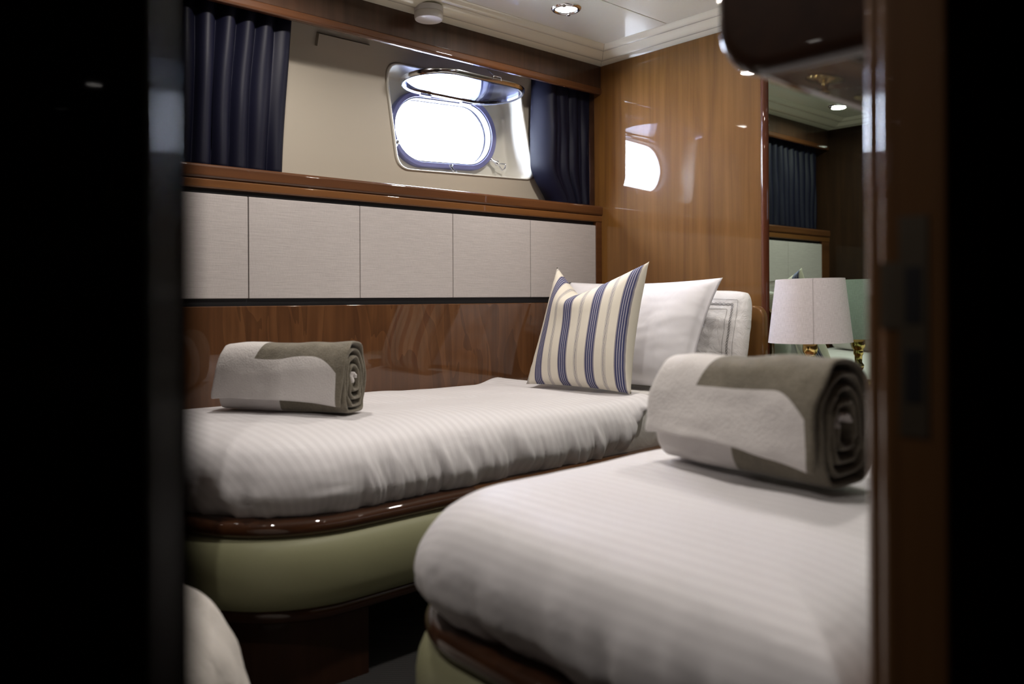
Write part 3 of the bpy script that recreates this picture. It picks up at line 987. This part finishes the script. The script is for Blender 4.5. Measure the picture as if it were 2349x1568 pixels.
LX, LY = 2.445, 1.292
lamp = tag(empty('table_lamp', (LX, LY, 0.55)), 'brass table lamp with pale linen cone shade in front of the mirror', 'lamp')
lathe('base', [(0.0, 0.551), (0.062, 0.551), (0.064, 0.556), (0.060, 0.563), (0.030, 0.570), (0.014, 0.580), (0.011, 0.590)], (LX, LY, 0), 'brass', lamp)
lathe('stem', [(0.011, 0.585), (0.010, 0.600), (0.017, 0.612), (0.019, 0.622), (0.012, 0.632), (0.013, 0.655), (0.016, 0.660), (0.0165, 0.668), (0.016, 0.672),
               (0.0165, 0.676), (0.022, 0.684), (0.0235, 0.694), (0.022, 0.712), (0.019, 0.722), (0.012, 0.735), (0.010, 0.80), (0.0, 0.80)], (LX, LY, 0), 'brass', lamp)
def shade_ring(r, z, n=72):
    tilt = 0.02
    out = []
    for k in range(n):
        a = 2 * math.pi * k / n
        x, y = r * math.cos(a), r * math.sin(a)
        out.append((LX + x, LY + y, z + tilt * (x * 0.3 - y * 0.9)))
    return out
zs = [0.716, 0.719, 0.77, 0.82, 0.87, 0.917, 0.920]
rs = [0.1295 + (0.106 - 0.1295) * (z - 0.716) / 0.204 for z in zs]
srings, suv = [], []
for z, r in list(zip(zs, rs)) + [(z, r - 0.002) for z, r in reversed(list(zip(zs, rs)))]:
    srings.append(shade_ring(r, z))
    for k in range(72):
        suv.append((abs(k / 72 - 0.5) * 0.8, z))
srings.append(srings[0]); suv += suv[:72]
sh = loft('shade', srings, 'shade', lamp, True, (False, False), True, 40, suv)
sa = math.radians(212)
tube('seam', [(LX + (r + 0.0006) * math.cos(sa), LY + (r + 0.0006) * math.sin(sa), z + 0.02 * (r * math.cos(sa) * 0.3 - r * math.sin(sa) * 0.9)) for z, r in zip(zs, rs)], 0.0016, 'shade_seam', sh, 6)
tube('spider', [(LX - 0.105, LY, 0.905), (LX, LY, 0.80), (LX + 0.105, LY, 0.905)], 0.0018, 'brass', lamp, 6)

# ------------------------------------------------------------------ overhead locker above the nearer bed
lk = tag(empty('overhead_locker', (1.6, 0.40, 1.10)), 'dark glossy overhead locker with rounded lower corner above the nearer bed', 'locker')
def lk_ring(x, o):
    y0, y1, z0, z1 = 0.314, 0.522 - o, 1.104 + o, SOF + 0.002
    r = 0.062 - o * 0.4
    p = [(y0, z1), (y0, z0)]
    p += [(y1 - r + r * math.cos(math.radians(a)), z0 + r + r * math.sin(math.radians(a))) for a in range(-90, 1, 9)]
    p += [(y1, z1)]
    return [(x, y, z) for y, z in p]
loft('body', [lk_ring(0.772 + 0.018 * (1 - math.sin(math.radians(a))), 0.018 * (1 - math.cos(math.radians(a)))) for a in range(90, -1, -10)] + [lk_ring(2.60, 0.0)],
     'wood_dark', lk, True, (True, True), True, 50)
for k in range(3):
    box('door', (0.84 + k * 0.59, 0.521, 1.20), (1.41 + k * 0.59, 0.534, 1.83), 'wood_dark', lk, 0.006)

# ------------------------------------------------------------------ white bundle on the floor by the door
NB, NR = 72, 40
rings = []
for j in range(NR + 1):
    t = j / NR
    a = t * math.pi / 2
    row = []
    for i in range(NB):
        b = 2 * math.pi * i / NB
        rad = 0.24 * math.cos(a) ** 0.8 * (1 + 0.06 * nz(math.cos(b) * 2, math.sin(b) * 2, t * 4) + 0.035 * nz(math.cos(b) * 5, math.sin(b) * 5, t * 9))
        z = 0.45 * math.sin(a) * (1 + 0.03 * nz(math.cos(b) * 2 + 5, math.sin(b) * 2, t * 3))
        row.append((0.348 + rad * math.cos(b), 1.300 + rad * math.sin(b), z))
    rings.append(row)
tag(loft('linen_bundle', rings, 'linen_floor', None, True, (True, True)), 'crumpled white linen bundle on the floor at the lower left', 'linen')

# ------------------------------------------------------------------ ceiling fittings
def make_downlight(x, y, label, watt=DOWNLIGHT_W):
    e = tag(empty('downlight', (x, y, HC)), label, 'ceiling light', 'recessed ceiling downlights')
    lathe('bezel', [(0.0375, HC + 0.004), (0.039, HC - 0.004), (0.043, HC - 0.007), (0.050, HC - 0.005), (0.054, HC + 0.0005), (0.0375, HC + 0.004)], (x, y, 0), 'chrome', e, 48, 60)
    lathe('lens', [(0.0, HC - 0.0035), (0.030, HC - 0.003), (0.038, HC - 0.001), (0.038, HC + 0.002), (0.0, HC + 0.002)], (x, y, 0), 'lens', e, 40, 60)
    for k in (0.6, 0.6 + math.pi):
        cx, cy = x + 0.046 * math.cos(k), y + 0.046 * math.sin(k)
        box('clip', (cx - 0.006, cy - 0.006, HC - 0.0095), (cx + 0.006, cy + 0.006, HC - 0.004), 'chrome', e, 0.002)
    ld = bpy.data.lights.new('downlight_glow', 'AREA')
    ld.shape = 'DISK'
    ld.size = 0.07
    ld.energy = watt
    ld.color = DOWNLIGHT_COL
    ld.spread = math.radians(172)
    lo = bpy.data.objects.new('downlight_glow', ld)
    C.objects.link(lo)
    lo.location = (0, 0, -0.012)
    lo.parent = e
make_downlight(2.037, 1.985, 'round chrome-rimmed downlight in the ceiling nearest the far corner')
make_downlight(1.05, 2.04, 'round downlight over the foot of the far bed, seen in the mirror')
make_downlight(2.037, 0.95, 'round downlight over the head of the nearer bed')
make_downlight(0.95, 0.98, 'round downlight over the foot of the nearer bed')
make_downlight(0.0, 1.02, 'round downlight over the cabin entry', 4.4)  # guessed lamp out of view, added to light the foot of the nearer bed

sd_ = tag(empty('smoke_detector', (1.64, 2.262, SOF)), 'round white smoke detector on the crown moulding above the porthole', 'smoke detector')
lathe('base', [(0.0, SOF + 0.003), (0.050, SOF + 0.003), (0.050, SOF - 0.014), (0.0485, SOF - 0.016), (0.0, SOF - 0.016)], (1.64, 2.262, 0), 'plastic', sd_, 48, 40)
lathe('cover', [(0.0475, SOF - 0.0155), (0.0495, SOF - 0.018), (0.0495, SOF - 0.034), (0.047, SOF - 0.040), (0.040, SOF - 0.042), (0.0, SOF - 0.0425)], (1.64, 2.262, 0), 'plastic', sd_, 48, 40)
